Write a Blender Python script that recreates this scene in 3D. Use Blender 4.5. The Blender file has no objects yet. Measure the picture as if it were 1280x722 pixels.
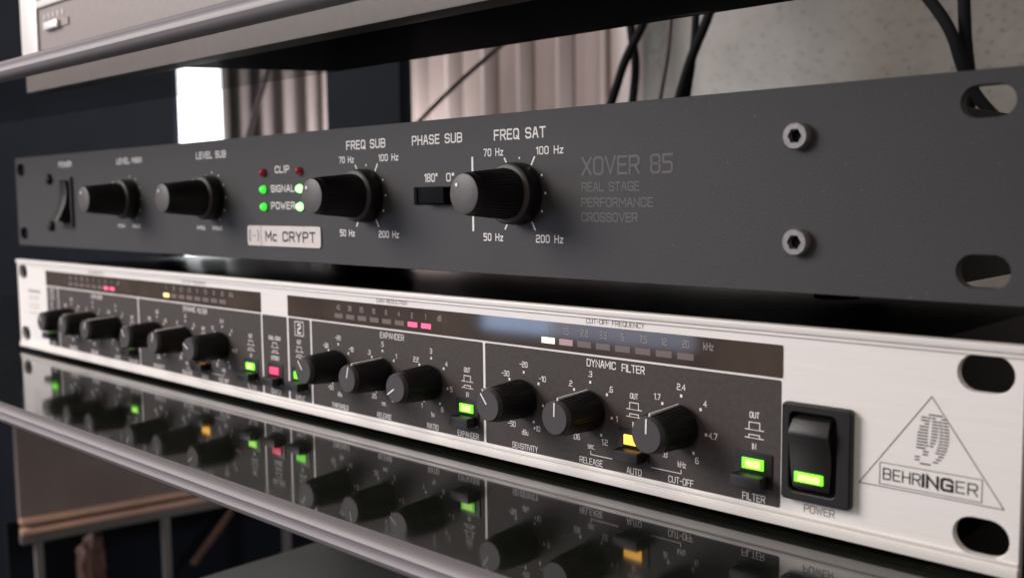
import bpy, bmesh, math, random
from mathutils import Vector, Matrix
random.seed(4)
S = 0.001                     # all measures below are millimetres
sc = bpy.context.scene
COL = sc.collection
# ------------------------------------------------------------------ camera
cd = bpy.data.cameras.new('camera'); cam = bpy.data.objects.new('camera', cd); COL.objects.link(cam)
sc.camera = cam
Rr = (0.72672, 0.68686, -0.01093); Rd = (0.05393, -0.07292, -0.99588); Rf = (-0.68483, 0.72313, -0.09003)
R3 = Matrix(((Rr[0], -Rd[0], -Rf[0]), (Rr[1], -Rd[1], -Rf[1]), (Rr[2], -Rd[2], -Rf[2])))
cam.matrix_world = Matrix.Translation((0.54016, -0.19957, 0.07245)) @ R3.to_4x4()
cd.sensor_width = 36.0; cd.lens = 35.26; cd.clip_start = 0.005; cd.clip_end = 50
cd.dof.use_dof = True; cd.dof.focus_distance = 0.262; cd.dof.aperture_fstop = 16.0; cd.dof.aperture_blades = 0
# ------------------------------------------------------------------ world and lights
w = bpy.data.worlds.new('World'); sc.world = w; w.use_nodes = True
bg = w.node_tree.nodes['Background']; bg.inputs[0].default_value = (0.60, 0.50, 0.46, 1); bg.inputs[1].default_value = 0.34
sc.view_settings.view_transform = 'Standard'; sc.view_settings.look = 'None'
sc.view_settings.exposure = 0.0; sc.view_settings.gamma = 1.0

def area(name, loc, target, sx, sy, power, col):
    l = bpy.data.lights.new(name, 'AREA'); l.shape = 'RECTANGLE'; l.size = sx; l.size_y = sy
    l.energy = power; l.color = col
    o = bpy.data.objects.new(name, l); COL.objects.link(o); o.location = loc
    o.rotation_euler = (Vector(target) - Vector(loc)).to_track_quat('-Z', 'Y').to_euler()
    return o
area('room_window_light', (-0.50, -0.85, 0.62), (0.25, 0, 0.05), 0.7, 0.6, 20, (1.0, 0.93, 0.90))
area('ceiling_light', (0.9, -1.6, 1.5), (0.4, 0, 0.05), 0.8, 0.8, 9, (1.0, 0.93, 0.84))
area('hidden_rib_fill', (0.20, 0.335, 0.0), (-0.20, 0.40, 0.16), 0.08, 0.10, 0.7, (0.92, 0.95, 1.0))  # added fill lamp hidden behind the crossover, brightens the right-facing rib sides

area('hidden_left_rib_fill', (-0.10, 0.335, 0.03), (-0.48, 0.40, 0.17), 0.06, 0.08, 1.8, (0.92, 0.95, 1.0))  # second added lamp, out of view, lifts the ribs in the left gap

# ------------------------------------------------------------------ materials
MATS = {}
def mat(name, col, rough=0.5, metal=0.0, emit=None, es=0.0, var=0.0, vscale=200.0, bump=0.0, bscale=1500.0, stretch=None, coat=0.0, spec=0.5, speck=0.0):
    m = bpy.data.materials.new(name); m.use_nodes = True; nt = m.node_tree; b = nt.nodes['Principled BSDF']
    b.inputs['Base Color'].default_value = (*col, 1); b.inputs['Roughness'].default_value = rough; b.inputs['Metallic'].default_value = metal
    b.inputs['Specular IOR Level'].default_value = spec; b.inputs['Coat Weight'].default_value = coat
    if emit: b.inputs['Emission Color'].default_value = (*emit, 1); b.inputs['Emission Strength'].default_value = es
    if var or bump or speck:
        tc = nt.nodes.new('ShaderNodeTexCoord'); mp = nt.nodes.new('ShaderNodeMapping')
        nt.links.new(tc.outputs['Object'], mp.inputs[0])
        if stretch: mp.inputs['Scale'].default_value = stretch
    if var:
        n = nt.nodes.new('ShaderNodeTexNoise'); n.inputs['Scale'].default_value = vscale; n.inputs['Detail'].default_value = 6
        nt.links.new(mp.outputs[0], n.inputs[0])
        r = nt.nodes.new('ShaderNodeValToRGB')
        r.color_ramp.elements[0].position = 0.3; r.color_ramp.elements[1].position = 0.7
        r.color_ramp.elements[0].color = (*[c * (1 - var) for c in col], 1); r.color_ramp.elements[1].color = (*[min(1, c * (1 + var)) for c in col], 1)
        nt.links.new(n.outputs[0], r.inputs[0]); out = r.outputs[0]
        if speck:
            v = nt.nodes.new('ShaderNodeTexNoise'); v.inputs['Scale'].default_value = 900; v.inputs['Detail'].default_value = 1
            nt.links.new(tc.outputs['Object'], v.inputs[0])
            r2 = nt.nodes.new('ShaderNodeValToRGB'); r2.color_ramp.elements[0].position = 0.72; r2.color_ramp.elements[1].position = 0.78
            r2.color_ramp.elements[0].color = (0, 0, 0, 1); r2.color_ramp.elements[1].color = (speck,) * 3 + (1,)
            nt.links.new(v.outputs[0], r2.inputs[0])
            mx = nt.nodes.new('ShaderNodeMix'); mx.data_type = 'RGBA'
            nt.links.new(r2.outputs[0], mx.inputs[0]); nt.links.new(out, mx.inputs[6]); mx.inputs[7].default_value = (0.5, 0.47, 0.44, 1)
            out = mx.outputs[2]
        nt.links.new(out, b.inputs['Base Color'])
    if bump:
        n = nt.nodes.new('ShaderNodeTexNoise'); n.inputs['Scale'].default_value = bscale; n.inputs['Detail'].default_value = 3
        nt.links.new(mp.outputs[0], n.inputs[0])
        bp = nt.nodes.new('ShaderNodeBump'); bp.inputs['Strength'].default_value = bump; bp.inputs['Distance'].default_value = 0.0002
        nt.links.new(n.outputs[0], bp.inputs['Height']); nt.links.new(bp.outputs[0], b.inputs['Normal'])
    MATS[name] = m; return m
ALU = mat('brushed_aluminium', (0.82, 0.79, 0.76), 0.47, 0.12, var=0.025, vscale=260, bump=0.09, bscale=900, stretch=(0.12, 1, 3))
GRAPH = mat('graphite_print', (0.058, 0.049, 0.047), 0.62, spec=0.3, var=0.12, vscale=700, bump=0.12, bscale=3000)
WINM = mat('smoked_display_window', (0.060, 0.044, 0.036), 0.06, var=0.25, vscale=60, spec=0.6)
BLACKM = mat('black_painted_steel', (0.039, 0.037, 0.039), 0.54, var=0.25, vscale=2600, bump=0.3, bscale=2600, spec=0.42, speck=0.10)
KNOB = mat('black_knob_plastic', (0.011, 0.010, 0.011), 0.42, bump=0.15, bscale=2500, spec=0.30)
KFACE = mat('knob_face_grey', (0.050, 0.045, 0.046), 0.5, var=0.1, vscale=900)
KFACE2 = mat('large_knob_cap_grey', (0.085, 0.078, 0.076), 0.48, var=0.1, vscale=900)
BLACKP = mat('black_switch_plastic', (0.012, 0.011, 0.011), 0.42, bump=0.2, bscale=2400, spec=0.35)
HOLE = mat('dark_interior', (0.006, 0.006, 0.008), 0.8, spec=0.1)
CHAS = mat('black_chassis_gloss', (0.007, 0.007, 0.009), 0.36, spec=0.10, var=0.3, vscale=60, bump=0.05, bscale=400)
WHITE = mat('white_print', (0.90, 0.87, 0.85), 0.55)
DIMW = mat('dim_grey_print', (0.12, 0.11, 0.105), 0.55)
DARKT = mat('grey_print_on_metal', (0.10, 0.085, 0.08), 0.55)
BLKT = mat('black_print_on_metal', (0.010, 0.009, 0.009), 0.55)
LGREYT = mat('pale_grey_print', (0.33, 0.30, 0.29), 0.55)
WDIG = mat('window_digit_print', (0.30, 0.28, 0.27), 0.5)
GREEN = mat('green_lamp_lit', (0.1, 0.5, 0.02), 0.4, emit=(0.22, 1.0, 0.03), es=1.25)
GREENC = mat('green_lamp_core', (0.4, 0.8, 0.2), 0.4, emit=(0.55, 1.0, 0.16), es=1.5)
GREEN2 = mat('green_led_lit', (0.1, 0.5, 0.1), 0.3, emit=(0.06, 1.0, 0.06), es=0.85)
GREEN3 = mat('green_led_bright', (0.2, 0.6, 0.2), 0.3, emit=(0.30, 1.0, 0.25), es=3.2)
ORANGE = mat('orange_lamp_lit', (0.8, 0.4, 0.05), 0.4, emit=(1.0, 0.50, 0.06), es=2.2)
RED = mat('pink_red_lamp_lit', (0.7, 0.05, 0.12), 0.4, emit=(1.0, 0.06, 0.17), es=0.85)
REDOFF = mat('red_led_unlit', (0.22, 0.015, 0.03), 0.25, emit=(1.0, 0.03, 0.08), es=0.06)
PINK = mat('pink_bar_lit', (0.8, 0.1, 0.25), 0.4, emit=(1.0, 0.12, 0.24), es=0.85)
WARM = mat('cream_bar_lit', (0.9, 0.8, 0.6), 0.4, emit=(1.0, 0.86, 0.66), es=1.0)
YELL = mat('yellow_bar_lit', (0.9, 0.7, 0.3), 0.4, emit=(1.0, 0.72, 0.30), es=1.0)
ROSE = mat('rose_bar_dim', (0.35, 0.24, 0.25), 0.4, emit=(0.9, 0.5, 0.5), es=0.16)
BAROFF = mat('bar_unlit', (0.16, 0.125, 0.115), 0.4)
SCREW = mat('zinc_screw', (0.27, 0.25, 0.25), 0.38, 0.4, var=0.15, vscale=800, bump=0.2)
BADGE = mat('silver_badge', (0.72, 0.65, 0.61), 0.40, 0.2, var=0.06, vscale=400)
TRIM = mat('satin_shelf_trim', (0.20, 0.185, 0.195), 0.52, 0.12, var=0.12, vscale=90, stretch=(0.05, 1, 3), bump=0.15, bscale=500)
SHELF = mat('black_glass_shelf', (0.009, 0.010, 0.008), 0.035, var=0.3, vscale=40, spec=0.70, speck=0.12)
HIFI = mat('grey_brown_fascia', (0.27, 0.235, 0.225), 0.5, var=0.06, vscale=300)
HIFIW = mat('bright_silver_end_trim', (0.85, 0.83, 0.80), 0.35, 0.3)
DARKW = mat('dark_navy_wall', (0.009, 0.011, 0.016), 0.8, spec=0.08, var=0.1, vscale=20)
COLM = mat('dark_rack_column', (0.008, 0.010, 0.014), 0.8, spec=0.08, var=0.1, vscale=30)
RAD = mat('radiator_enamel', (0.21, 0.165, 0.15), 0.35, var=0.04, vscale=40)
CABLE = mat('black_cable_rubber', (0.008, 0.008, 0.010), 0.8, spec=0.15)
CABLEB = mat('brown_cable_rubber', (0.05, 0.03, 0.03), 0.5)
BROWNP = mat('brown_grey_cabinet_panel', (0.21, 0.165, 0.15), 0.6, var=0.12, vscale=25)
STRIPE = mat('pale_wood_strip', (0.62, 0.38, 0.28), 0.5, var=0.2, vscale=20)
RAILM = mat('grey_cabinet_rail', (0.12, 0.11, 0.105), 0.5, var=0.1, vscale=30)
AMPM = mat('grey_green_cover', (0.095, 0.105, 0.100), 0.5, var=0.12, vscale=40)
ORNG = mat('dull_orange_wood', (0.09, 0.04, 0.028), 0.6, var=0.3, vscale=40)
FLOORM = mat('dark_floor_boards', (0.04, 0.035, 0.032), 0.6, var=0.2, vscale=6)
PANE = mat('overexposed_window_pane', (0.9, 0.9, 0.9), 0.5, emit=(0.96, 0.98, 1.0), es=3.5)
def glass_mat():
    m = bpy.data.materials.new('smoked_clear_glass'); m.use_nodes = True; nt = m.node_tree; nt.nodes.clear()
    o = nt.nodes.new('ShaderNodeOutputMaterial'); t = nt.nodes.new('ShaderNodeBsdfTransparent'); t.inputs[0].default_value = (0.84, 0.85, 0.84, 1)
    g = nt.nodes.new('ShaderNodeBsdfGlossy'); g.inputs['Roughness'].default_value = 0.03; g.inputs[0].default_value = (0.12, 0.12, 0.13, 1)
    f = nt.nodes.new('ShaderNodeLayerWeight'); f.inputs[0].default_value = 0.3; mu = nt.nodes.new('ShaderNodeMath'); mu.operation = 'MULTIPLY'; mu.inputs[1].default_value = 0.15
    mx = nt.nodes.new('ShaderNodeMixShader'); nt.links.new(f.outputs['Facing'], mu.inputs[0]); nt.links.new(mu.outputs[0], mx.inputs[0]); nt.links.new(t.outputs[0], mx.inputs[1]); nt.links.new(g.outputs[0], mx.inputs[2]); nt.links.new(mx.outputs[0], o.inputs[0])
    return m
GLASS = glass_mat()
nt = SHELF.node_tree; b = nt.nodes['Principled BSDF']; tc = nt.nodes.new('ShaderNodeTexCoord')
n = nt.nodes.new('ShaderNodeTexNoise'); n.inputs['Scale'].default_value = 14; n.inputs['Detail'].default_value = 7; n.inputs['Distortion'].default_value = 1.5
mr = nt.nodes.new('ShaderNodeMapRange'); mr.inputs['From Min'].default_value = 0.4; mr.inputs['From Max'].default_value = 0.75; mr.inputs['To Min'].default_value = 0.03; mr.inputs['To Max'].default_value = 0.11
nt.links.new(tc.outputs['Object'], n.inputs[0]); nt.links.new(n.outputs[0], mr.inputs[0]); nt.links.new(mr.outputs[0], b.inputs['Roughness'])
def woodchip():
    m = mat('woodchip_wallpaper', (0.21, 0.195, 0.178), 0.75, var=0.10, vscale=35); nt = m.node_tree; b = nt.nodes['Principled BSDF']
    tc = nt.nodes.new('ShaderNodeTexCoord'); v = nt.nodes.new('ShaderNodeTexVoronoi'); v.inputs['Scale'].default_value = 240
    mp = nt.nodes.new('ShaderNodeMapping'); mp.inputs['Scale'].default_value = (0.7, 1, 1.2); mp.inputs['Rotation'].default_value = (0, 0.5, 0)
    nt.links.new(tc.outputs['Object'], mp.inputs[0]); nt.links.new(mp.outputs[0], v.inputs[0])
    r = nt.nodes.new('ShaderNodeValToRGB'); r.color_ramp.elements[0].position = 0.0; r.color_ramp.elements[1].position = 0.26
    r.color_ramp.elements[0].color = (1, 1, 1, 1); r.color_ramp.elements[1].color = (0, 0, 0, 1)
    nt.links.new(v.outputs['Distance'], r.inputs[0])
    bp = nt.nodes.new('ShaderNodeBump'); bp.inputs['Strength'].default_value = 1.0; bp.invert = True; bp.inputs['Distance'].default_value = 0.0012
    n2 = nt.nodes.new('ShaderNodeTexNoise'); n2.inputs['Scale'].default_value = 160; n2.inputs['Detail'].default_value = 4; nt.links.new(tc.outputs['Object'], n2.inputs[0])
    ad = nt.nodes.new('ShaderNodeMath'); nt.links.new(r.outputs[0], ad.inputs[0]); nt.links.new(n2.outputs[0], ad.inputs[1]); nt.links.new(ad.outputs[0], bp.inputs['Height']); nt.links.new(bp.outputs[0], b.inputs['Normal'])
    return m
WALL = woodchip()

# ------------------------------------------------------------------ mesh helpers (mm in, metres out)
def link(name, me, m, parent=None, loc=None, rot=None):
    o = bpy.data.objects.new(name, me); COL.objects.link(o)
    if m and not me.materials: me.materials.append(m)
    if parent: o.parent = parent
    if loc: o.location = [c * S for c in loc]
    if rot: o.rotation_euler = rot
    return o
def tag(o, label=None, cat=None, group=None, kind=None):
    if label: o['label'] = label
    if cat: o['category'] = cat
    if group: o['group'] = group
    if kind: o['kind'] = kind
    return o
def empty(name, loc, rz=0):
    o = bpy.data.objects.new(name, None); COL.objects.link(o); o.location = [c * S for c in loc]; o.rotation_euler = (0, 0, rz)
    o.empty_display_size = 0.02; return o
def bm_box(bm, x0, x1, y0, y1, z0, z1):
    r = bmesh.ops.create_cube(bm, size=1.0)
    bmesh.ops.scale(bm, vec=((x1 - x0) * S, (y1 - y0) * S, (z1 - z0) * S), verts=r['verts'])
    bmesh.ops.translate(bm, vec=((x0 + x1) / 2 * S, (y0 + y1) / 2 * S, (z0 + z1) / 2 * S), verts=r['verts'])
    return r['verts']
def finish(name, bm, m, parent=None, bev=0, seg=2, smooth=False):
    if bev:
        bmesh.ops.bevel(bm, geom=[e for e in bm.edges if e.is_manifold and e.calc_face_angle(0) > 0.5], offset=bev * S, segments=seg, affect='EDGES', profile=0.6)
    if smooth:
        for f in bm.faces: f.smooth = True
        for e in bm.edges:
            if len(e.link_faces) == 2 and e.calc_face_angle(0) > 0.7: e.smooth = False
    me = bpy.data.meshes.new(name); bm.to_mesh(me); bm.free()
    return link(name, me, m, parent)
def box(name, x0, x1, y0, y1, z0, z1, m, parent=None, bev=0, seg=2):
    bm = bmesh.new(); bm_box(bm, x0, x1, y0, y1, z0, z1); return finish(name, bm, m, parent, bev, seg, smooth=bev > 0)
def lathe(bm, prof, cx, cz, seg=48, flute=None):
    """prof = (distance out of the panel, radius) pairs; axis along -y"""
    rings = []
    for k, (d, r) in enumerate(prof):
        ring = []
        for i in range(seg):
            a = 2 * math.pi * i / seg
            rr = r * (1 - (flute if (flute and flute and i % 2) else 0)) if flute else r
            ring.append(bm.verts.new(((cx + rr * math.sin(a)) * S, -d * S, (cz + rr * math.cos(a)) * S)))
        rings.append(ring)
    for a, b in zip(rings, rings[1:]):
        for i in range(seg):
            bm.faces.new((a[i], a[(i + 1) % seg], b[(i + 1) % seg], b[i]))
    bm.faces.new(rings[0][::-1]); bm.faces.new(rings[-1])
    bmesh.ops.recalc_face_normals(bm, faces=bm.faces[:])
def plate(name, outer, holes, y_front, thick, m, parent, bev=0.0):
    """flat plate in the xz plane with holes; front face at y_front"""
    cu = bpy.data.curves.new(name, 'CURVE'); cu.dimensions = '2D'; cu.fill_mode = 'BOTH'
    for poly in [outer] + holes:
        sp = cu.splines.new('POLY'); sp.points.add(len(poly) - 1); sp.use_cyclic_u = True
        for p, (x, z) in zip(sp.points, poly): p.co = (x * S, z * S, 0, 1)
    cu.extrude = (thick / 2 - bev) * S; cu.bevel_depth = bev * S; cu.bevel_resolution = 1
    if bev: cu.offset = -bev * S
    o = bpy.data.objects.new(name, cu); COL.objects.link(o)
    dg = bpy.context.evaluated_depsgraph_get(); dg.update()
    me = bpy.data.meshes.new_from_object(o.evaluated_get(dg)); bpy.data.objects.remove(o); bpy.data.curves.remove(cu)
    me.transform(Matrix.Translation((0, (y_front + thick / 2) * S, 0)) @ Matrix.Rotation(math.pi / 2, 4, 'X'))
    me.materials.clear(); me.name = name
    return link(name, me, m, parent)
def rrect(x0, x1, z0, z1, r, n=5):
    r = max(r, 1e-3); pts = []
    for cx, cz, a0 in ((x1 - r, z1 - r, 0), (x0 + r, z1 - r, 90), (x0 + r, z0 + r, 180), (x1 - r, z0 + r, 270)):
        for i in range(n + 1):
            a = math.radians(a0 + 90 * i / n); pts.append((cx + r * math.cos(a), cz + r * math.sin(a)))
    return pts
def slot(cx, cz, w_, h_, n=10):
    r = h_ / 2; pts = []
    for sx, a0 in ((1, -90), (-1, 90)):
        for i in range(n + 1):
            a = math.radians(a0 + 180 * i / n); pts.append((cx + sx * (w_ / 2 - r) + r * math.cos(a), cz + r * math.sin(a)))
    return pts

# ------------------------------------------------------------------ lettering
GL = {}
def g(ch, w_, *lines): GL[ch] = (w_, lines)
g('A', 4, [(0,0),(1.6,6),(2.4,6),(4,0)], [(0.7,2.1),(3.3,2.1)])
g('B', 4, [(0,0),(0,6),(3.2,6),(4,5.2),(4,3.8),(3.2,3.1),(4,2.4),(4,.8),(3.2,0),(0,0)], [(0,3.1),(3.2,3.1)])
g('C', 4, [(4,4.6),(4,5.2),(3.2,6),(.8,6),(0,5.2),(0,.8),(.8,0),(3.2,0),(4,.8),(4,1.4)])
g('D', 4, [(0,0),(0,6),(3,6),(4,5),(4,1),(3,0),(0,0)])
g('E', 3.6, [(3.6,6),(0,6),(0,0),(3.6,0)], [(0,3.1),(3.2,3.1)])
g('F', 3.6, [(3.6,6),(0,6),(0,0)], [(0,3),(3.2,3)])
g('G', 4, [(4,5),(3.2,6),(.8,6),(0,5.2),(0,.8),(.8,0),(4,0),(4,2.8),(2.2,2.8)])
g('H', 4, [(0,0),(0,6)], [(4,0),(4,6)], [(0,3.1),(4,3.1)])
g('I', 0.01, [(0,0),(0,6)])
g('J', 3.4, [(3.4,6),(3.4,.8),(2.6,0),(.6,0),(0,.8)])
g('K', 4, [(0,0),(0,6)], [(3.8,6),(0,2.8)], [(1.3,3.6),(4,0)])
g('L', 3.4, [(0,6),(0,0),(3.4,0)])
g('M', 5, [(0,0),(0,6),(2.5,2),(5,6),(5,0)])
g('N', 4, [(0,0),(0,6),(4,0),(4,6)])
g('O', 4, [(.8,6),(3.2,6),(4,5.2),(4,.8),(3.2,0),(.8,0),(0,.8),(0,5.2),(.8,6)])
g('P', 4, [(0,0),(0,6),(3.2,6),(4,5.2),(4,3.5),(3.2,2.7),(0,2.7)])
g('Q', 4, [(.8,6),(3.2,6),(4,5.2),(4,.8),(3.2,0),(.8,0),(0,.8),(0,5.2),(.8,6)], [(2.4,1.6),(4.4,-.4)])
g('R', 4, [(0,0),(0,6),(3.2,6),(4,5.2),(4,3.6),(3.2,2.8),(0,2.8)], [(2.2,2.8),(4,0)])
g('S', 4, [(4,5),(3.2,6),(.8,6),(0,5.2),(0,3.8),(.8,3.1),(3.2,3.1),(4,2.3),(4,.8),(3.2,0),(.8,0),(0,1)])
g('T', 4, [(0,6),(4,6)], [(2,6),(2,0)])
g('U', 4, [(0,6),(0,.8),(.8,0),(3.2,0),(4,.8),(4,6)])
g('V', 4.2, [(0,6),(2.1,0),(4.2,6)])
g('W', 5.6, [(0,6),(1.4,0),(2.8,4.6),(4.2,0),(5.6,6)])
g('X', 4, [(0,0),(4,6)], [(0,6),(4,0)])
g('Y', 4, [(0,6),(2,3),(4,6)], [(2,3),(2,0)])
g('Z', 4, [(0,6),(4,6),(0,0),(4,0)])
g('0', 3.6, [(.7,6),(2.9,6),(3.6,5.2),(3.6,.8),(2.9,0),(.7,0),(0,.8),(0,5.2),(.7,6)])
g('1', 1.4, [(0,5),(1.4,6),(1.4,0)])
g('2', 3.6, [(0,5.2),(.7,6),(2.9,6),(3.6,5.3),(3.6,3.8),(2.9,3.1),(.7,3.1),(0,2.4),(0,0),(3.6,0)])
g('3', 3.6, [(0,5.4),(.7,6),(2.9,6),(3.6,5.3),(3.6,3.8),(2.9,3.1),(3.6,2.4),(3.6,.7),(2.9,0),(.7,0),(0,.7)], [(1,3.1),(2.9,3.1)])
g('4', 3.6, [(2.8,0),(2.8,6),(0,2),(3.6,2)])
g('5', 3.6, [(3.6,6),(0,6),(0,3.4),(2.9,3.4),(3.6,2.7),(3.6,.7),(2.9,0),(0,0)])
g('6', 3.6, [(3.2,6),(.7,6),(0,5.2),(0,.7),(.7,0),(2.9,0),(3.6,.7),(3.6,2.7),(2.9,3.4),(0,3.4)])
g('7', 3.4, [(0,6),(3.4,6),(1.2,0)])
g('8', 3.6, [(.7,3.1),(0,3.8),(0,5.3),(.7,6),(2.9,6),(3.6,5.3),(3.6,3.8),(2.9,3.1),(.7,3.1),(0,2.4),(0,.7),(.7,0),(2.9,0),(3.6,.7),(3.6,2.4),(2.9,3.1)])
g('9', 3.6, [(.4,0),(2.9,0),(3.6,.8),(3.6,5.3),(2.9,6),(.7,6),(0,5.3),(0,3.4),(.7,2.7),(3.6,2.7)])
g('-', 2.6, [(0,3),(2.6,3)]); g('+', 2.6, [(0,3),(2.6,3)], [(1.3,1.7),(1.3,4.3)])
g('.', .3, [(0,0),(.3,0)]); g(':', .3, [(0,1),(.3,1)], [(0,4),(.3,4)]); g('/', 3, [(0,0),(3,6)]); g(' ', 2.4)
g('\u00b0', 1.4, [(0,4.6),(0,6),(1.4,6),(1.4,4.6),(0,4.6)])
g('k', 3, [(0,0),(0,6)], [(2.8,4),(0,1.8)], [(1.1,2.6),(3,0)])
g('z', 2.8, [(0,4),(2.8,4),(0,0),(2.8,0)]); g('d', 3, [(3,6),(3,0),(.6,0),(0,.6),(0,3.4),(.6,4),(3,4)])
g('u', 3, [(0,4),(0,.6),(.6,0),(3,0),(3,4)]); g('n', 3, [(0,0),(0,4),(2.4,4),(3,3.4),(3,0)])
g('s', 2.8, [(2.8,4),(.5,4),(0,3.4),(0,2.4),(2.8,1.7),(2.8,.6),(2.3,0),(0,0)])
g('e', 2.8, [(0,2),(2.8,2),(2.8,3.4),(2.3,4),(.5,4),(0,3.4),(0,.6),(.5,0),(2.6,0)])
g('c', 2.8, [(2.8,3.6),(2.3,4),(.5,4),(0,3.4),(0,.6),(.5,0),(2.8,0)])
g('m', 4.4, [(0,0),(0,4),(4,4),(4.4,3.6),(4.4,0)], [(2.2,4),(2.2,0)])
CNT = [0]
def ribbon(bm, pts, wd, y, closed=False):
    """constant-width mitred ribbon in the xz plane (mm)"""
    CNT[0] += 1; y = y - (CNT[0] % 7) * 0.004
    if len(pts) > 2 and abs(pts[0][0] - pts[-1][0]) + abs(pts[0][1] - pts[-1][1]) < 1e-6: closed = True; pts = pts[:-1]
    n = len(pts); L = []; Rt = []
    for i in range(n):
        p = Vector(pts[i]); a = Vector(pts[i - 1]) if (i > 0 or closed) else None; b = Vector(pts[(i + 1) % n]) if (i < n - 1 or closed) else None
        d1 = (p - a).normalized() if a is not None else (b - p).normalized()
        d2 = (b - p).normalized() if b is not None else d1
        if a is None: p = p - d2 * wd * 0.5
        if b is None: p = p + d1 * wd * 0.5
        n1 = Vector((-d1.y, d1.x)); n2 = Vector((-d2.y, d2.x)); mm = n1 + n2
        mm = mm.normalized() if mm.length > 1e-4 else n1
        k = wd / 2 / max(0.45, mm.dot(n1))
        L.append(bm.verts.new(((p.x + mm.x * k) * S, y * S, (p.y + mm.y * k) * S))); Rt.append(bm.verts.new(((p.x - mm.x * k) * S, y * S, (p.y - mm.y * k) * S)))
    for i in range(n if closed else n - 1):
        j = (i + 1) % n; f = bm.faces.new((L[i], Rt[i], Rt[j], L[j]))
def stroke_w(s, h, gap, asp):
    k = h / 6; return sum(GL[c][0] * k * asp + gap * k * asp for c in s) - gap * k * asp
def stroke(s, cx, cz, h, wid=None, wd=0.16, y=-0.1, asp=0.75, gap=1.5, bm=None):
    """stroke lettering centred on (cx, cz); wid squeezes it to a measured width"""
    own = bm is None; bm = bm or bmesh.new()
    if wid: asp = asp * wid / stroke_w(s, h, gap, asp)
    k = h / 6; x = cx - stroke_w(s, h, gap, asp) / 2; z = cz - h / 2
    for c in s:
        gw, ls = GL[c]
        for l in ls: ribbon(bm, [(x + px * k * asp, z + pz * k) for px, pz in l], wd, y)
        x += (gw + gap) * k * asp
    return bm
def put(s, cx, cz, h, m, parent, name='lettering', **kw):
    bm = stroke(s, cx, cz, h, **kw); return finish(name, bm, m, parent)
def fat(s, cx, cz, h, wid, m, parent, off=0.0, y=-0.1, name='lettering'):
    """built-in sans lettering fitted to a measured width and cap height"""
    cu = bpy.data.curves.new(name, 'FONT'); cu.body = s; cu.size = 1; cu.offset = off; cu.resolution_u = 3
    o = bpy.data.objects.new(name, cu); COL.objects.link(o)
    dg = bpy.context.evaluated_depsgraph_get(); dg.update()
    me = bpy.data.meshes.new_from_object(o.evaluated_get(dg)); bpy.data.objects.remove(o)
    xs = [v.co.x for v in me.vertices]; ys = [v.co.y for v in me.vertices]
    x0, x1, y0, y1 = min(xs), max(xs), min(ys), max(ys)
    for v in me.vertices:
        v.co = ((cx + ((v.co.x - x0) / (x1 - x0) - 0.5) * wid) * S, y * S, (cz + ((v.co.y - y0) / (y1 - y0) - 0.5) * h) * S)
    me.materials.clear()
    return link(name, me, m, parent)

# ------------------------------------------------------------------ setting
box('floor', -1600, 1400, -900, 1500, -522, -520, FLOORM)['kind'] = 'structure'
box('wall', -1500, 900, 440, 450, -520, 900, WALL)['kind'] = 'structure'
box('side_wall', -900, -279, 240, 245, -520, 900, DARKW)['kind'] = 'structure'
# blown-out window beside the radiator
win = empty('window', (-540, 414, 60)); tag(win, 'narrow blown-out white window at the left end of the ribbed radiator', 'window')
box('pane', -160, 48, 0, 3, -90, 640, PANE, win); box('window_frame', -58, 48, 5, 14, -100, 660, HIFIW, win)
# ribbed radiator: each rib its own part
rad = empty('radiator', (-480, 400, -300)); tag(rad, 'ribbed grey-pink radiator seen through the gap behind the rack units', 'radiator')
edges = [-484, -466, -424, -383, -342, -301, -277, -238, -199, -161, -140, -96, -52, -12, 30, 75]
for a, b in zip(edges, edges[1:]):
    bm = bmesh.new(); n = 10; ring = []
    w2 = b - a
    prof = [(0, 13), (0.10, 9.5), (0.35, 6.5), (0.66, 4.6), (0.74, 1.0), (0.80, 0), (0.86, 0.8), (0.92, 5), (1.0, 13), (1.0, 18), (0, 18)]
    for z in (0, 1200):
        ring.append([bm.verts.new(((a + u * w2 + 480) * S, d * S, z * S)) for u, d in prof])
    for i in range(len(prof)):
        j = (i + 1) % len(prof); bm.faces.new((ring[0][i], ring[0][j], ring[1][j], ring[1][i]))
    bm.faces.new(ring[0][::-1]); bm.faces.new(ring[1]); bmesh.ops.recalc_face_normals(bm, faces=bm.faces[:])
    finish('rib', bm, RAD, rad)
box('end_cap', 556, 576, -2, 14, 0, 1200, RAD, rad, 3)
# rack column
colm = box('rack_column', 64, 129, 150, 159, -500, 700, COLM, None, 2); tag(colm, 'dark upright column standing behind the crossover between the two radiator gaps', 'rack post')
# cables
def cable(pts, r, m, label):
    cu = bpy.data.curves.new('cable', 'CURVE'); cu.dimensions = '3D'; sp = cu.splines.new('NURBS'); sp.points.add(len(pts) - 1)
    for p, c in zip(sp.points, pts): p.co = (c[0] * S, c[1] * S, c[2] * S, 1)
    sp.use_endpoint_u = True; sp.order_u = 3; cu.bevel_depth = r * 0.85 * S; cu.bevel_resolution = 4
    o = bpy.data.objects.new('cable', cu); COL.objects.link(o); dg = bpy.context.evaluated_depsgraph_get(); dg.update()
    me = bpy.data.meshes.new_from_object(o.evaluated_get(dg)); bpy.data.objects.remove(o); me.materials.clear()
    for p in me.polygons: p.use_smooth = True
    return tag(link('cable', me, m), label, 'cable', 'cables hanging behind the rack units')
cable([(190,200,172),(152,200,153),(123,200,139),(88,200,119),(50,200,95)], 1.5, CABLEB, 'thin brown cable slanting across the middle of the radiator')
cable([(-58,200,185),(-70,200,162),(-84,200,141),(-98,200,120),(-110,200,95)], 2.4, CABLEB, 'dark cable slanting across the left part of the radiator above level sub')
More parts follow.
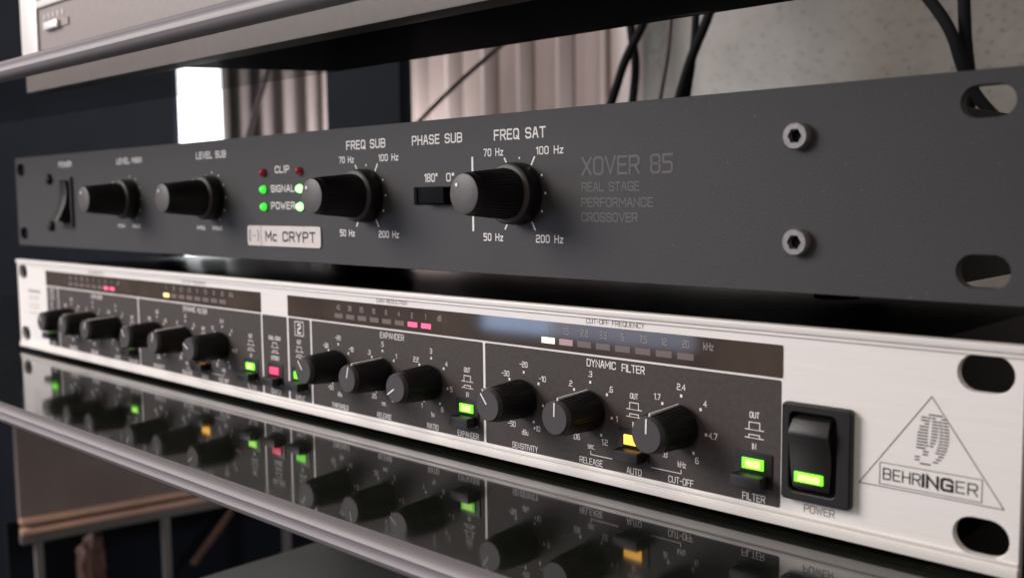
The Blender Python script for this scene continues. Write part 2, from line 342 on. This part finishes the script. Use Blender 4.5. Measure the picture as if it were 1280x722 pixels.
cable([(240,200,190),(242,200,154),(245,202,137),(244,200,119),(240,200,90)], 2.4, CABLE, 'straight black cable of the crossed pair at the right end of the radiator')
cable([(268,196,185),(254,196,154),(244,194,139),(235,196,120),(222,196,92)], 2.5, CABLE, 'slanting black cable of the crossed pair at the right end of the radiator')
cable([(268,200,185),(266,200,153),(264,200,136),(260,200,119),(256,200,95)], 1.2, CABLEB, 'thin brown cable hanging just right of the crossed pair')
cable([(281,200,185),(280,200,155),(278,200,133),(275,200,119),(272,200,92)], 2.0, CABLE, 'straight black cable at the left edge of the woodchip wall')
cable([(302,196,185),(290,196,154),(281,194,135),(274,196,119),(264,196,92)], 2.6, CABLE, 'curved black cable leaning against the straight one at the wall edge')
cable([(366,198,175),(385,198,149),(396,196,134),(400,197,119),(405,198,108),(416,198,96),(425,198,80)], 2.7, CABLE, 'black cable curving down from the upper left behind the top right slot')
cable([(396,202,175),(398,202,147),(399,202,130),(401,202,117),(401,202,100),(402,202,80)], 2.8, CABLE, 'vertical black cable meeting the curved one above the top right slot')

# ------------------------------------------------------------------ shelves
def shelf(name, ztop, y0, y1, glassm, label):
    t = empty(name, (0, 0, ztop)); tag(t, label, 'shelf')
    box('glass_pane', -330, 640, y0 + 3, y1, -6, 0, glassm, t, 0.4, 1)
    bm = bmesh.new(); prof = []
    for i in range(13):
        a = math.pi / 2 + math.pi * i / 12; prof.append((3.2 + 3.2 * math.cos(a) + (0.55 if i in (5, 6) else 0), -3.0 + 3.25 * math.sin(a)))
    prof = [(4.5, 0.35)] + prof + [(4.5, -6.35)]
    # a shallow groove line along the rounded trim
    prof = [(y, z) for y, z in prof]
    r0 = [bm.verts.new((-330 * S, (y0 + p[0]) * S, p[1] * S)) for p in prof]; r1 = [bm.verts.new((640 * S, (y0 + p[0]) * S, p[1] * S)) for p in prof]
    for i in range(len(prof) - 1): bm.faces.new((r0[i], r0[i + 1], r1[i + 1], r1[i]))
    bm.faces.new(r0[::-1]); bm.faces.new(r1); bmesh.ops.recalc_face_normals(bm, faces=bm.faces[:])
    finish('edge_trim', bm, TRIM, t, smooth=True)
    return t
shelf('lower_shelf', -2.6, -65.0, 148, SHELF, 'black glass shelf with satin front trim mirroring the silver unit standing on it')
shelf('upper_shelf', 121.3, -66.5, 9, GLASS, 'smoked glass shelf above the two rack units with rounded satin front trim')

# device on the upper shelf
hf = empty('hifi_device', (70, -18, 121.5)); tag(hf, 'grey-brown hi-fi device with bright left end trim standing on the upper glass shelf', 'hi-fi device')
box('fascia', 0, 560, 0.3, 9, 0, 70, HIFI, hf, 0.6); box('end_trim', 0, 17.2, -0.8, 0.1, 8.5, 70, HIFIW, hf, 0.3)
bm = bmesh.new()
fp_ = [(125, 9.2), (152, 57.5), (560, 57.5), (560, 9.2)]
v0 = [bm.verts.new((x * S, y * S, 0.2 * S)) for x, y in fp_]; v1 = [bm.verts.new((x * S, y * S, 70 * S)) for x, y in fp_]
bm.faces.new(v0); bm.faces.new(v1[::-1])
for i in range(4): bm.faces.new((v0[i], v0[(i + 1) % 4], v1[(i + 1) % 4], v1[i]))
bmesh.ops.recalc_face_normals(bm, faces=bm.faces[:]); finish('casing', bm, HOLE, hf)
box('trim_strip', 17.5, 560, -0.9, -0.1, 34.5, 37.5, HIFIW, hf, 0.2)
sl = box('slider_slot', 25, 48, -0.2, 0.2, 24.5, 27.5, HIFI, hf); box('slider_cap', 26.5, 40, -1.8, -0.25, 24.2, 27.4, HIFIW, hf, 0.5)
bm = bmesh.new()
for i in range(5): ribbon(bm, [(24 + i * 4.6, 29.5), (24 + i * 4.6, 31)], 0.6, -0.15)
finish('scale_marks', bm, WHITE, hf)

# things under the lower shelf
cb = empty('side_cabinet', (-188.3, 62, -220), math.atan2(118.4, 22.6)); tag(cb, 'brown-grey cabinet with pale wood strips and open dark bays under the lower shelf', 'cabinet')
Z = 220
box('side_panel', 0, 420, 0, 8, Z - 149, Z - 10, BROWNP, cb, 0.5)
for a, b in ((-153.6, -149.4), (-160.5, -156.6)):
    box('wood_strip', 0, 420, -3, 6, Z + a, Z + b, STRIPE, cb, 0.5)
box('groove', 0, 420, 3, 7, Z - 161, Z - 153, HOLE, cb)
box('rail', 0, 420, -1, 7, Z - 168, Z - 161.3, RAILM, cb, 0.5)
for s in (9, 99, 197, 296): box('post', s, s + 5.2, 0, 8, Z - 300, Z - 168.2, RAILM, cb, 0.5)
box('back_panel', 0, 420, 60, 66, Z - 300, Z - 168, DARKW, cb)
bm = bmesh.new(); bmesh.ops.create_icosphere(bm, subdivisions=4, radius=1.0)
from mathutils import noise
for v in bm.verts:
    k = 1 + 0.5 * noise.noise(v.co * 1.7) + 0.25 * noise.noise(v.co * 5)
    v.co = Vector(((55 + v.co.x * 10 * k) * S, (35 + v.co.y * 8 * k) * S, (Z - 205 + v.co.z * 26 * k) * S))
finish('wooden_ornament', bm, ORNG, cb, smooth=True)
bm = bmesh.new(); bm_box(bm, -2, 2, 10, 14, -40, 40)
bmesh.ops.rotate(bm, verts=bm.verts, cent=(0, 0, 0), matrix=Matrix.Rotation(math.radians(42), 3, 'Y'))
bmesh.ops.translate(bm, verts=bm.verts, vec=(160 * S, 30 * S, (Z - 195) * S)); finish('brace', bm, ORNG, cb)
am = empty('lower_device', (171, -30, -150)); tag(am, 'grey-green flat device standing low under the lower shelf', 'device')
box('cover', 2, 420, -60, 210, 0, 70, AMPM, am, 2); box('front_panel', 0, 424, -66, -60.2, -2, 70, CHAS, am, 1)

# ------------------------------------------------------------------ silver denoiser unit (lower)
den = empty('rack_processor', (0, 0, 0))
tag(den, 'silver one-space rack processor with twelve small knobs and green POWER rocker standing on black glass', 'rack processor')
SL = [(6.99, 6.1, 10.6, 7.3), (6.99, 37.9, 10.6, 7.3), (475.6, 6.0, 10.6, 7.5), (475.6, 38.0, 10.6, 7.5)]
plate('front_panel', rrect(0, 482.6, 0.9, 43.0, 0.6), [slot(*s) for s in SL], 0, 2.2, ALU, den, 0.12)
for z0, z1 in ((-0.8, 1.25), (42.55, 44.1)):
    box('edge_rib', 0, 482.6, -0.75, 2.2, z0, z1, ALU, den, 0.3)
box('edge_bead', 0, 482.6, -0.45, 0.5, 1.75, 2.45, ALU, den, 0.2); box('edge_bead', 0, 482.6, -0.45, 0.5, 41.6, 42.2, ALU, den, 0.2)
box('chassis', 21, 462, 2.4, 132, 0.2, 42.2, CHAS, den, 0.5)
for x in (40, 440):
    for y in (20, 115): 
        bm = bmesh.new(); bmesh.ops.create_cone(bm, cap_ends=True, segments=24, radius1=7 * S, radius2=7 * S, depth=2.7 * S, matrix=Matrix.Translation((x * S, y * S, -1.25 * S))); finish('foot', bm, HOLE, den)
def overlay(x0, x1, z0, z1, r=0.5): plate('printed_field', rrect(x0, x1, z0, z1, r), [], -0.05, 0.05, GRAPH, den)
for x0, x1 in ((36, 48.7), (49.5, 130.8), (131.7, 225.7), (226.6, 242.1), (243.1, 255.9), (256.8, 339.5), (340.4, 432.9)):
    overlay(x0, x1, 2.95, 31.75)
DX = -207.8
def window(x0, x1, ch):
    wn = plate('display_window', rrect(x0, x1, 32.35, 39.65, 0.3), [], -0.22, 0.2, WINM, den)
    dx = 0 if ch == 2 else DX
    for k in range(8):
        x = 270.4 + 6.16 * k + dx; m = PINK if k > 5 else BAROFF
        o = plate('level_bar', rrect(x, x + 4.3, 33.75, 35.25, 0.1), [], -0.30, 0.06, m, den)
        if k > 5: o['label'] = 'pink lit level bar'
        x = 362.2 + 6.2 * k + dx; m = (WARM if ch == 2 else YELL) if k == 0 else (ROSE if k == 1 and ch == 2 else BAROFF)
        o = plate('level_bar', rrect(x, x + 4.6, 33.8, 35.4, 0.1), [], -0.30, 0.06, m, den)
        if k == 0: o['label'] = 'cream lit frequency bar'
    bm = bmesh.new()
    for k, s in enumerate(('40', '30', '20', '10', '8', '4', '2', '1', 'dB')): stroke(s, 272.4 + 6.16 * k + dx, 37.3, 1.5, wd=0.2, y=-0.28, bm=bm)
    for k, s in enumerate(('1', '1.5', '2.2', '3.3', '5', '7.5', '12', '20', 'kHz')): stroke(s, 364.6 + 6.2 * k + dx, 37.6, 1.6, wd=0.19, y=-0.28, bm=bm)
    finish('lettering', bm, WDIG, den)
window(243.1, 433.1, 2); window(35.9, 226.0, 1)
def kmap(dx):
    put('GAIN REDUCTION', 299.5 + dx, 40.85, 1.15, DARKT, den, wid=14.6, wd=0.13, y=-0.06)
    put('CUT-OFF FREQUENCY', 386.6 + dx, 40.85, 1.2, DARKT, den, wid=18.2, wd=0.13, y=-0.06)
    put('EXPANDER', 299.4 + dx, 30.0, 1.7, WHITE, den, wid=11.3, wd=0.2)
    put('DYNAMIC', 382.3 + dx, 30.05, 1.75, WHITE, den, wid=9.2, wd=0.24); put('FILTER', 392.4 + dx, 29.9, 1.75, WHITE, den, wid=6.8, wd=0.24)
KN = [(271.6, ('-50', '', '-30', '-20', '-10', '0', '+10'), 'THRESHOLD', 8.8, 'dBu'), (294.6, ('.05', '', '.3', '.5', '1', '2', '3'), 'RELEASE', 6.9, 'sec.'),
      (317.5, ('1', '', '2.2', '3', '4', '5', '8'), 'RATIO', 4.8, '1:n'), (355.3, ('-50', '', '-30', '-20', '-10', '0', '+10'), 'SENSITIVITY', 9.4, 'dBu'),
      (378.7, ('.06', '', '.2', '.3', '.6', '1', '1.2'), 'RELEASE', 7.5, 'sec.'), (406.6, ('.8', '', '1.7', '2.4', '4', '4.7', '6'), 'CUT-OFF', 7.0, 'kHz')]
KZ = 17.8
def knob_small(x, ang, parent, label=None):
    bm = bmesh.new(); lathe(bm, [(0.5, 4.9), (1.0, 5.25), (11.9, 4.6), (12.7, 4.5), (13.2, 4.2)], 0, 0, 48)
    k = finish('knob', bm, KNOB, parent, smooth=True); k.location = (x * S, 0, KZ * S); k.rotation_euler = (0, math.radians(ang), 0)
    bm = bmesh.new(); lathe(bm, [(12.9, 4.4), (13.4, 4.4), (14.1, 4.2), (14.4, 3.95)], 0, 0, 48); finish('cap', bm, KFACE, k, smooth=True)
    bm = bmesh.new(); bm_box(bm, -0.19, 0.19, -14.52, -14.35, 0.5, 4.0); vs = bm_box(bm, -0.17, 0.17, -13.3, -1.5, 4.4, 5.2)
    for v in vs: v.co.z += (0.0 if v.co.y < -0.01 else 0.42) * S * (1 if v.co.z > 0.005 else 1) - 0.12 * S
    finish('pointer_line', bm, WHITE, k)
    # fine grip ridges round the barrel
    bm = bmesh.new()
    for i in range(36):
        if i == 0: continue
        a = 2 * math.pi * i / 36; r = 5.08
        vs = bm_box(bm, -0.14, 0.14, -11.6, -1.4, r - 0.15, r + 0.13)
        for v in vs: v.co.z += (0.14 if v.co.y > -0.005 else -0.42) * S
        bmesh.ops.rotate(bm, verts=vs, cent=(0, 0, 0), matrix=Matrix.Rotation(a, 3, 'Y'))
    finish('grip_ridges', bm, KNOB, k)
    return k
ANG2 = [-38, 14, -122, -38, 2, 2]; ANG1 = [-35, -10, 25, -35, 10, -60]
for dx, angs in ((0, ANG2), (DX, ANG1)):
    kmap(dx)
    for (kx, labs, nm, nw, unit), an in zip(KN, angs):
        x = kx + dx; knob_small(x, an, den)
        bm = bmesh.new()
        for i in range(7):
            a = math.radians(-150 + 50 * i); px, pz = x + 7.1 * math.sin(a), KZ + 7.15 * math.cos(a)
            bm_box(bm, px - 0.3, px + 0.3, -0.1, -0.04, pz - 0.35, pz + 0.35)
        finish('dial_dots', bm, WHITE, den)
        bm = bmesh.new()
        for i, s in enumerate(labs):
            if not s: continue
            a = math.radians(-150 + 50 * i)
            rr = 9.5 if abs(a) < 2.5 else 9.9
            stroke(s, x + rr * math.sin(a) * (0.95 if len(s) > 2 else 0.92), KZ + 0.3 + (rr - 0.5) * math.cos(a), 1.35, wd=0.19, bm=bm, asp=0.95)
        stroke(unit, x + (0.3), 8.25 if unit != '1:n' else 7.9, 1.35, wd=0.15, bm=bm)
        stroke(nm, x + (0.0 if nm == 'CUT-OFF' else 0.2), 4.15, 1.5, wid=nw, wd=0.17, bm=bm)
        finish('lettering', bm, WHITE, den)
def pushsym(bm, x, ztop, t1='OUT', t2='IN'):
    stroke(t1, x, ztop, 1.25, wd=0.18, bm=bm)
    z = ztop - 3.4
    ribbon(bm, [(x - 2.3, z), (x - 1.35, z), (x - 1.35, z + 1.7), (x + 1.35, z + 1.7), (x + 1.35, z), (x + 2.3, z)], 0.2, -0.1)
    ribbon(bm, [(x - 1.35, z - 0.02), (x + 1.35, z - 0.02)], 0.14, -0.1)
    z = ztop - 5.3
    ribbon(bm, [(x - 2.3, z), (x - 1.35, z), (x - 1.35, z + 0.75), (x + 1.35, z + 0.75), (x + 1.35, z), (x + 2.3, z)], 0.2, -0.1)
    ribbon(bm, [(x - 1.35, z - 0.02), (x + 1.35, z - 0.02)], 0.14, -0.1)
    stroke(t2, x, ztop - 7.2, 1.25, wd=0.18, bm=bm)
def push(x, name, nw, m, core, texts=('OUT', 'IN'), ztop=23.1, zn=4.1):
    bs = box('push_button', x - 4.7, x + 4.7, -0.35, 0.1, 6.6, 14.6, BLACKP, den, 0.15)
    box('button_cap', x - 3.9, x + 3.9, -4.2, -0.4, 6.9, 9.9, BLACKP, bs, 0.5)
    l = box('lamp', x - 2.7, x + 2.7, -0.9, -0.4, 10.7, 13.2, m, bs, 0.12)
    if core: box('lamp_core', x - 1.8, x + 2.0, -0.96, -0.91, 11.1, 12.8, core, bs)
    bm = bmesh.new(); pushsym(bm, x, ztop, *texts); stroke(name, x, zn, 1.5, wid=nw, wd=0.18, bm=bm); finish('lettering', bm, WHITE, den)
for dx in (0, DX):
    push(333.0 + dx, 'EXPANDER', 8.6, GREEN, GREENC)
    push(392.7 + dx, 'AUTO', 4.4, ORANGE, None, zn=4.0)
    push(426.3 + dx, 'FILTER', 5.6, GREEN, GREENC)
    push(249.3 + dx, 'INPUT', 5.2, GREEN, None, ztop=23.6)
    bm = bmesh.new(); ribbon(bm, [(378.8 + dx, 6.9), (378.8 + dx, 6.0), (387.8 + dx, 6.0)], 0.18, -0.1); ribbon(bm, [(398 + dx, 6.0), (406.7 + dx, 6.0), (406.7 + dx, 6.9)], 0.18, -0.1)
    finish('bracket_line', bm, WHITE, den)
    bm = bmesh.new(); ribbon(bm, [(247 + dx, 25.9), (252.1 + dx, 25.9), (252.1 + dx, 30.7), (247 + dx, 30.7), (247 + dx, 25.9)], 0.25, -0.1)
    stroke('2' if dx == 0 else '1', 249.55 + dx, 28.3, 3.0, wd=0.5, bm=bm, asp=0.85); finish('channel_number', bm, WHITE, den)
push(234.2, 'COUPLE', 6.0, RED, None, ('DUAL MONO', 'STEREO'), ztop=23.7, zn=4.4)
# illegible small print on the left ear
bm = bmesh.new(); ribbon(bm, [(13.5, 28.6), (27.5, 28.6)], 1.2, -0.06)
for z, x1 in ((25.9, 26.5), (24.6, 25.5), (22.0, 26.5), (20.3, 25.5), (17.5, 24.5)): ribbon(bm, [(13.5, z), (x1, z)], 0.35, -0.06)
finish('small_print', bm, LGREYT, den)
# POWER rocker
pr = plate('rocker_bezel', rrect(434.0, 449.9, 6.1, 27.6, 1.0), [rrect(436.0, 446.6, 8.2, 25.6, 1.2)], -2.0, 2.0, BLACKP, den, 0.35)
box('rocker_well', 435.9, 446.7, -0.6, -0.1, 8.1, 25.7, HOLE, pr)
bm = bmesh.new()
prof = [(-0.7, 9.0), (-2.3, 9.0), (-2.5, 10.0), (-2.7, 13.5), (-3.0, 17), (-3.6, 19.6), (-4.2, 21.4), (-3.9, 22.4), (-2.6, 24.6), (-0.7, 24.8)]
r0 = []; r1 = []
for y, z in prof:
    t = abs(z - 17) / 8; w_ = 4.9 - 0.7 * t * t
    r0.append(bm.verts.new(((441.3 - w_) * S, y * S, z * S))); r1.append(bm.verts.new(((441.3 + w_) * S, y * S, z * S)))
for i in range(len(prof) - 1): bm.faces.new((r0[i], r1[i], r1[i + 1], r0[i + 1]))
bm.faces.new(r0); bm.faces.new(r1[::-1]); bmesh.ops.recalc_face_normals(bm, faces=bm.faces[:])
finish('rocker', bm, BLACKP, pr, 0.35, 2, True)
lm = box('lamp', 437.7, 444.3, -3.1, -2.2, 10.7, 12.9, GREEN, pr, 0.2); box('lamp_core', 438.6, 443.7, -3.15, -3.1, 11.0, 12.5, GREENC, pr)
put('POWER', 442.2, 4.25, 1.6, DARKT, den, wid=6.9, wd=0.17, y=-0.06)
# maker's triangle and word, as printed
tb = bmesh.new()
ribbon(tb, [(465.6, 32.4), (451.0, 12.35), (479.7, 12.35), (465.6, 32.4)], 0.17, -0.04)
ribbon(tb, [(455.4, 12.9), (475.6, 12.9), (475.6, 17.4), (455.4, 17.4), (455.4, 12.9)], 0.15, -0.04)
# oval print of short horizontal dashes
def el(z, zc, rz, rx): v = (z - zc) / rz; return rx * math.sqrt(1 - v * v) if abs(v) < 1 else 0
for i in range(17):
    z = 18.6 + 0.63 * i; cx = 465.6 + 0.04 * i; segs = []
    o = el(z, 24.2, 5.6, 3.2)
    segs.append((o - 0.85, o - 0.1) if i < 16 else (-1.0, 1.4))
    if 3 < i < 15: segs.append((o - 1.75, o - 1.25))
    n_ = el(z, 25.2, 3.3, 1.35)
    if n_ and i > 4: segs += [(-0.5 + n_ * 0.25, -0.5 + n_), (-0.5 - n_, -0.5 - n_ * 0.45)]
    if 4 < i < 11: segs.append((-2.9, -1.6 + 0.15 * (i % 3)))
    if i in (11, 12): segs.append((-2.6, -2.0))
    if i in (14, 15): segs.append((-2.4, -1.6))
    if i in (1, 2): segs.append((-3.0, -2.3))
    if i == 0: segs = [(-1.9, 0.0)]
    if i in (3, 4): segs.append((-1.5, -0.7))
    for a, b in segs:
        if b > a + 0.15: ribbon(tb, [(cx + a, z), (cx + b, z)], 0.29, -0.04)
finish('printed_emblem', tb, BLKT, den)
for tx, cx_, wi, sw_ in (('BEHR', 459.95, 7.5, 0.28), ('ING', 467.15, 5.7, 0.58), ('ER', 472.75, 3.9, 0.28)):
    put(tx, cx_, 15.15, 2.2, BLKT, den, wid=wi, wd=sw_, y=-0.05, gap=1.6)

# ------------------------------------------------------------------ black crossover unit (upper)
xo = empty('rack_crossover', (1.09, 0.94, 51.46), -0.0052)
tag(xo, 'charcoal one-space rack crossover lettered XOVER 85 with four large knobs, above the silver unit', 'rack crossover')
MS = [(8.0, 5.9, 9.6, 6.2), (8.0, 37.7, 9.6, 6.2), (473.9, 6.2, 9.9, 6.3), (473.9, 38.0, 9.9, 6.0)]
plate('front_panel', rrect(1.0, 483.5, 0, 43.9, 0.8), [slot(*s) for s in MS], 0, 2.6, BLACKM, xo, 0.15)
box('chassis', 24, 456, 2.8, 140, 0.3, 40.5, CHAS, xo, 0.5)
for x in (45, 415):
    for y in (62, 84):
        bm = bmesh.new(); bmesh.ops.create_cone(bm, cap_ends=True, segments=24, radius1=6 * S, radius2=7 * S, depth=8.6 * S, matrix=Matrix.Translation((x * S, y * S, -2.9 * S))); finish('foot', bm, HOLE, xo)
def knob_big(x, z, L, ang, parent):
    bm = bmesh.new(); lathe(bm, [(0.4, 8.1), (0.8, 8.4), (4.6, 8.2), (5.3, 7.7), (5.5, 6.7), (L - 1.0, 5.35), (L - 0.3, 5.15)], 0, 0, 64)
    k = finish('knob', bm, KNOB, parent, smooth=True); k.location = (x * S, 0, z * S); k.rotation_euler = (0, math.radians(ang), 0)
    bm = bmesh.new(); lathe(bm, [(4.9, 8.14), (5.42, 7.72), (5.5, 7.5)], 0, 0, 64); finish('skirt_ring', bm, KFACE, k, smooth=True)
    bm = bmesh.new(); lathe(bm, [(L - 0.6, 5.2), (L - 0.1, 5.12), (L, 4.9), (L + 0.02, 0.5)], 0, 0, 48); finish('cap', bm, KFACE2, k, smooth=True)
    bm = bmesh.new(); bmesh.ops.create_cone(bm, cap_ends=True, segments=16, radius1=0.5 * S, radius2=0.5 * S, depth=0.2 * S, matrix=Matrix.Translation((0, -(L + 0.08) * S, 3.4 * S)) @ Matrix.Rotation(math.pi / 2, 4, 'X'))
    bm_box(bm, -0.45, 0.45, -5.6, -1.2, 7.7, 8.5)
    finish('pointer_mark', bm, WHITE, k)
    bm = bmesh.new()
    for i in range(40):
        a = 2 * math.pi * (i + .5) / 40
        vs = bm_box(bm, -0.16, 0.16, -(L - 2), -6.2, 0, 0.28); 
        for v in vs:
            t = (-v.co.y / S - 5.5) / (L - 6.5); v.co.z += (6.7 + (5.35 - 6.7) * t - 0.12) * S
        bmesh.ops.rotate(bm, verts=vs, cent=(0, 0, 0), matrix=Matrix.Rotation(a, 3, 'Y'))
    finish('grip_ridges', bm, KNOB, k)
    return k
def ticks(x, z, longs, dots, l0=8.9, l1=11.0):
    bm = bmesh.new()
    for a in longs:
        s, c = math.sin(math.radians(a)), math.cos(math.radians(a)); ribbon(bm, [(x + l0 * s, z + l0 * c), (x + l1 * s, z + l1 * c)], 0.55, -0.06)
    for a in dots:
        s, c = math.sin(math.radians(a)), math.cos(math.radians(a)); px, pz = x + 9.3 * s, z + 9.5 * c
        bm_box(bm, px - 0.25, px + 0.25, -0.09, -0.03, pz - 0.3, pz + 0.3)
    finish('dial_ticks', bm, WHITE, xo)
knob_big(127.3, 22.4, 20.3, -35, xo); knob_big(194.6, 22.4, 20.6, -38, xo); knob_big(288.2, 22.3, 21.0, -42, xo); knob_big(354.2, 22.2, 20.9, -46, xo)
ticks(127.3, 22.4, [], [-150, -120, -90, -60, -30, 0, 30, 60, 90, 120, 150]); ticks(194.6, 22.4, [], [-150, -120, -90, -60, -30, 0, 30, 60, 90, 120, 150])
ticks(288.2, 22.3, [-150, -30, 30, 150], [-120, -90, -60, 0, 60, 90, 120]); ticks(354.2, 22.2, [-150, -30, 30, 150], [-120, -90, -60, 0, 60, 90, 120])
F = 0.032
def t2(s, x0, x1, z, h, m=WHITE, off=F): return put(s, (x0 + x1) / 2, z, h, m, xo, wid=x1 - x0 - 0.3, wd=h * 0.185, y=-0.06, gap=1.9)
t2('POWER', 55, 69, 39.0, 2.1); t2('LEVEL MAIN', 115.6, 138.5, 38.6, 2.1); t2('LEVEL SUB', 183.4, 205, 38.5, 2.2)
t2('MIN', 114.5, 120.5, 10.9, 1.4); t2('MAX', 128, 134.5, 10.9, 1.4); t2('MIN', 182.2, 188, 10.9, 1.4); t2('MAX', 193.8, 200.6, 10.9, 1.4)
t2('CLIP', 237.2, 245.8, 31.8, 2.1); t2('SIGNAL', 234.3, 248.6, 25.2, 2.1); t2('POWER', 234.2, 248.6, 19.3, 2.1)
t2('FREQ SUB', 278.3, 297.8, 38.3, 2.4); t2('PHASE SUB', 310.4, 332.0, 38.3, 2.4); t2('FREQ SAT', 344.8, 363.7, 38.2, 2.5)
t2('70 Hz', 274.2, 282.0, 33.8, 1.8); t2('100 Hz', 294.5, 303.9, 33.8, 1.8); t2('50 Hz', 273.8, 281.6, 10.4, 1.8); t2('200 Hz', 293.8, 303.4, 10.3, 1.8)
t2('70 Hz', 340.6, 348.2, 33.6, 1.8); t2('100 Hz', 360.3, 369.8, 33.4, 1.8); t2('50 Hz', 340.2, 347.8, 10.3, 1.8); t2('200 Hz', 360.0, 369.6, 10.2, 1.8)
t2('180\u00b0', 315.7, 321.4, 27.2, 2.1); t2('0\u00b0', 325.2, 328.5, 27.2, 2.1)
put('XOVER 85', 389.8, 28.8, 4.1, DIMW, xo, wid=27.2, wd=0.60, y=-0.05)
put('REAL STAGE', 384.9, 23.6, 2.0, DIMW, xo, wid=17.8, wd=0.36, y=-0.05)
put('PERFORMANCE', 386.9, 19.7, 2.0, DIMW, xo, wid=22.0, wd=0.36, y=-0.05)
put('CROSSOVER', 384.6, 16.0, 2.0, DIMW, xo, wid=17.4, wd=0.36, y=-0.05)
bm = bmesh.new(); ribbon(bm, [(336.1, 12.2), (336.1, 32.3)], 0.75, -0.06); finish('printed_line', bm, WHITE, xo)
def led(x, z, m, lab):
    bm = bmesh.new(); lathe(bm, [(0, 1.45), (0.5, 1.45), (1.2, 1.2), (1.7, 0.8), (1.95, 0.35)], x, z, 24)
    o = finish('indicator_led', bm, m, xo, smooth=True); o['label'] = lab
    bm = bmesh.new(); lathe(bm, [(0, 1.75), (0.15, 1.75), (0.16, 1.5)], x, z, 24); finish('led_bezel', bm, BLACKP, xo)
for x in (230.1, 252.3):
    led(x, 30.9, REDOFF, 'dark red unlit clip led'); b_ = x > 240
    led(x, 25.0, GREEN3 if b_ else GREEN2, 'green lit signal led'); led(x, 18.9, GREEN3 if b_ else GREEN2, 'green lit power led')
bd = plate('badge', rrect(218.7, 263.6, 5.0, 12.2, 1.1), [], -0.5, 0.5, BADGE, xo, 0.12)
put('Mc CRYPT', 245.6, 8.6, 3.0, BLKT, bd, wid=29.6, wd=0.62, y=-0.56, gap=1.9)
bm = bmesh.new(); ribbon(bm, [(227.8, 5.1), (227.8, 12.1)], 0.18, -0.56)
for sg in (-1, 1):
    ribbon(bm, [(223.2 + sg * (2.0 + 0.9 * math.cos(t)) , 8.6 + 2.2 * math.sin(t)) for t in [i * 0.35 - 1.05 for i in range(7)]], 0.42, -0.56)
for x in (222.3, 223.8): bm_box(bm, x - 0.2, x + 0.2, -0.58, -0.5, 8.4, 8.8)
finish('badge_emblem', bm, BLKT, bd)
# slide switch
sw = plate('slide_switch', rrect(311.0, 328.5, 19.3, 24.6, 0.3), [], -0.25, 0.25, HOLE, xo)
box('slider_cap', 317.0, 327.0, -3.0, -0.3, 19.7, 24.3, HOLE, sw, 0.3)
for i in range(3): box('ridge', 312.2 + i * 1.6, 313.0 + i * 1.6, -0.9, -0.3, 19.8, 24.2, HOLE, sw)
# left power rocker
rk = plate('rocker_bezel', rrect(55.5, 69.5, 9.8, 33.2, 0.8), [rrect(57.5, 68.2, 11.6, 31.4, 0.5)], -1.2, 1.2, BLACKM, xo, 0.2)
box('rocker_well', 57.4, 68.3, -0.3, -0.05, 11.5, 31.5, HOLE, rk)
bm = bmesh.new(); r0 = []; r1 = []
for y, z in [(-0.4, 12.2), (-6.5, 12.6), (-4.6, 16), (-2.6, 20.5), (-1.7, 24.5), (-1.6, 28), (-2.0, 30.6), (-0.4, 31)]:
    r0.append(bm.verts.new((57.9 * S, y * S, z * S))); r1.append(bm.verts.new((65.6 * S, y * S, z * S)))
for i in range(7): bm.faces.new((r0[i], r1[i], r1[i + 1], r0[i + 1]))
bm.faces.new(r0); bm.faces.new(r1[::-1]); bmesh.ops.recalc_face_normals(bm, faces=bm.faces[:]); finish('rocker', bm, BLACKP, rk, 0.4, 2, True)
for z in (32.6, 10.2):
    bm = bmesh.new(); lathe(bm, [(0, 2.6), (1.0, 2.6), (1.9, 2.0), (2.2, 0.9)], 43.8, z, 32); o = finish('panel_screw', bm, BLACKP, xo, smooth=True); o['label'] = 'black rounded switch screw'
# hex socket cap screws on the right
for x, z in ((435.8, 33.4), (436.0, 11.0)):
    bm = bmesh.new(); seg = 36; rings = []
    def hexr(a): 
        a = (a + math.pi / 6) % (math.pi / 3) - math.pi / 6; return 1.65 * math.cos(math.pi / 6) / math.cos(a)
    for d, rf in ((0, 2.95), (1.7, 2.95), (2.1, 2.65), (2.1, None), (0.6, None)):
        ring = []
        for i in range(seg):
            a = 2 * math.pi * i / seg; r = rf if rf else hexr(a); ring.append(bm.verts.new((r * math.sin(a) * S, -d * S, r * math.cos(a) * S)))
        rings.append(ring)
    for a, b in zip(rings, rings[1:]):
        for i in range(seg): bm.faces.new((a[i], a[(i + 1) % seg], b[(i + 1) % seg], b[i]))
    bm.faces.new(rings[-1]); bmesh.ops.recalc_face_normals(bm, faces=bm.faces[:])
    o = finish('cap_screw', bm, SCREW, xo, smooth=True); o.location = (x * S, 0, z * S); o['label'] = 'silver hex socket cap screw'
    bm = bmesh.new(); lathe(bm, [(0.65, 1.5), (0.7, 1.4)], 0, 0, 6); finish('socket', bm, HOLE, o)

# bluish lit screen across the room, mirrored in the display window
W1 = mat('blue_daylit_pane', (0.2, 0.3, 0.5), 0.5, emit=(0.50, 0.68, 1.0), es=7.0)
W2 = mat('slate_daylit_pane', (0.2, 0.25, 0.35), 0.5, emit=(0.62, 0.72, 1.0), es=3.2)
wd_ = empty('window', (-1169, -1500, -240)); tag(wd_, 'bluish daylit room window mirrored in the display strip of the silver unit', 'window')
box('pane', 0, 215, -6, 0, 0, 620, W1, wd_); box('pane', 223, 600, -6, 0, 0, 620, W2, wd_); box('window_frame', -30, 640, -30, -8, -30, 650, RAILM, wd_)
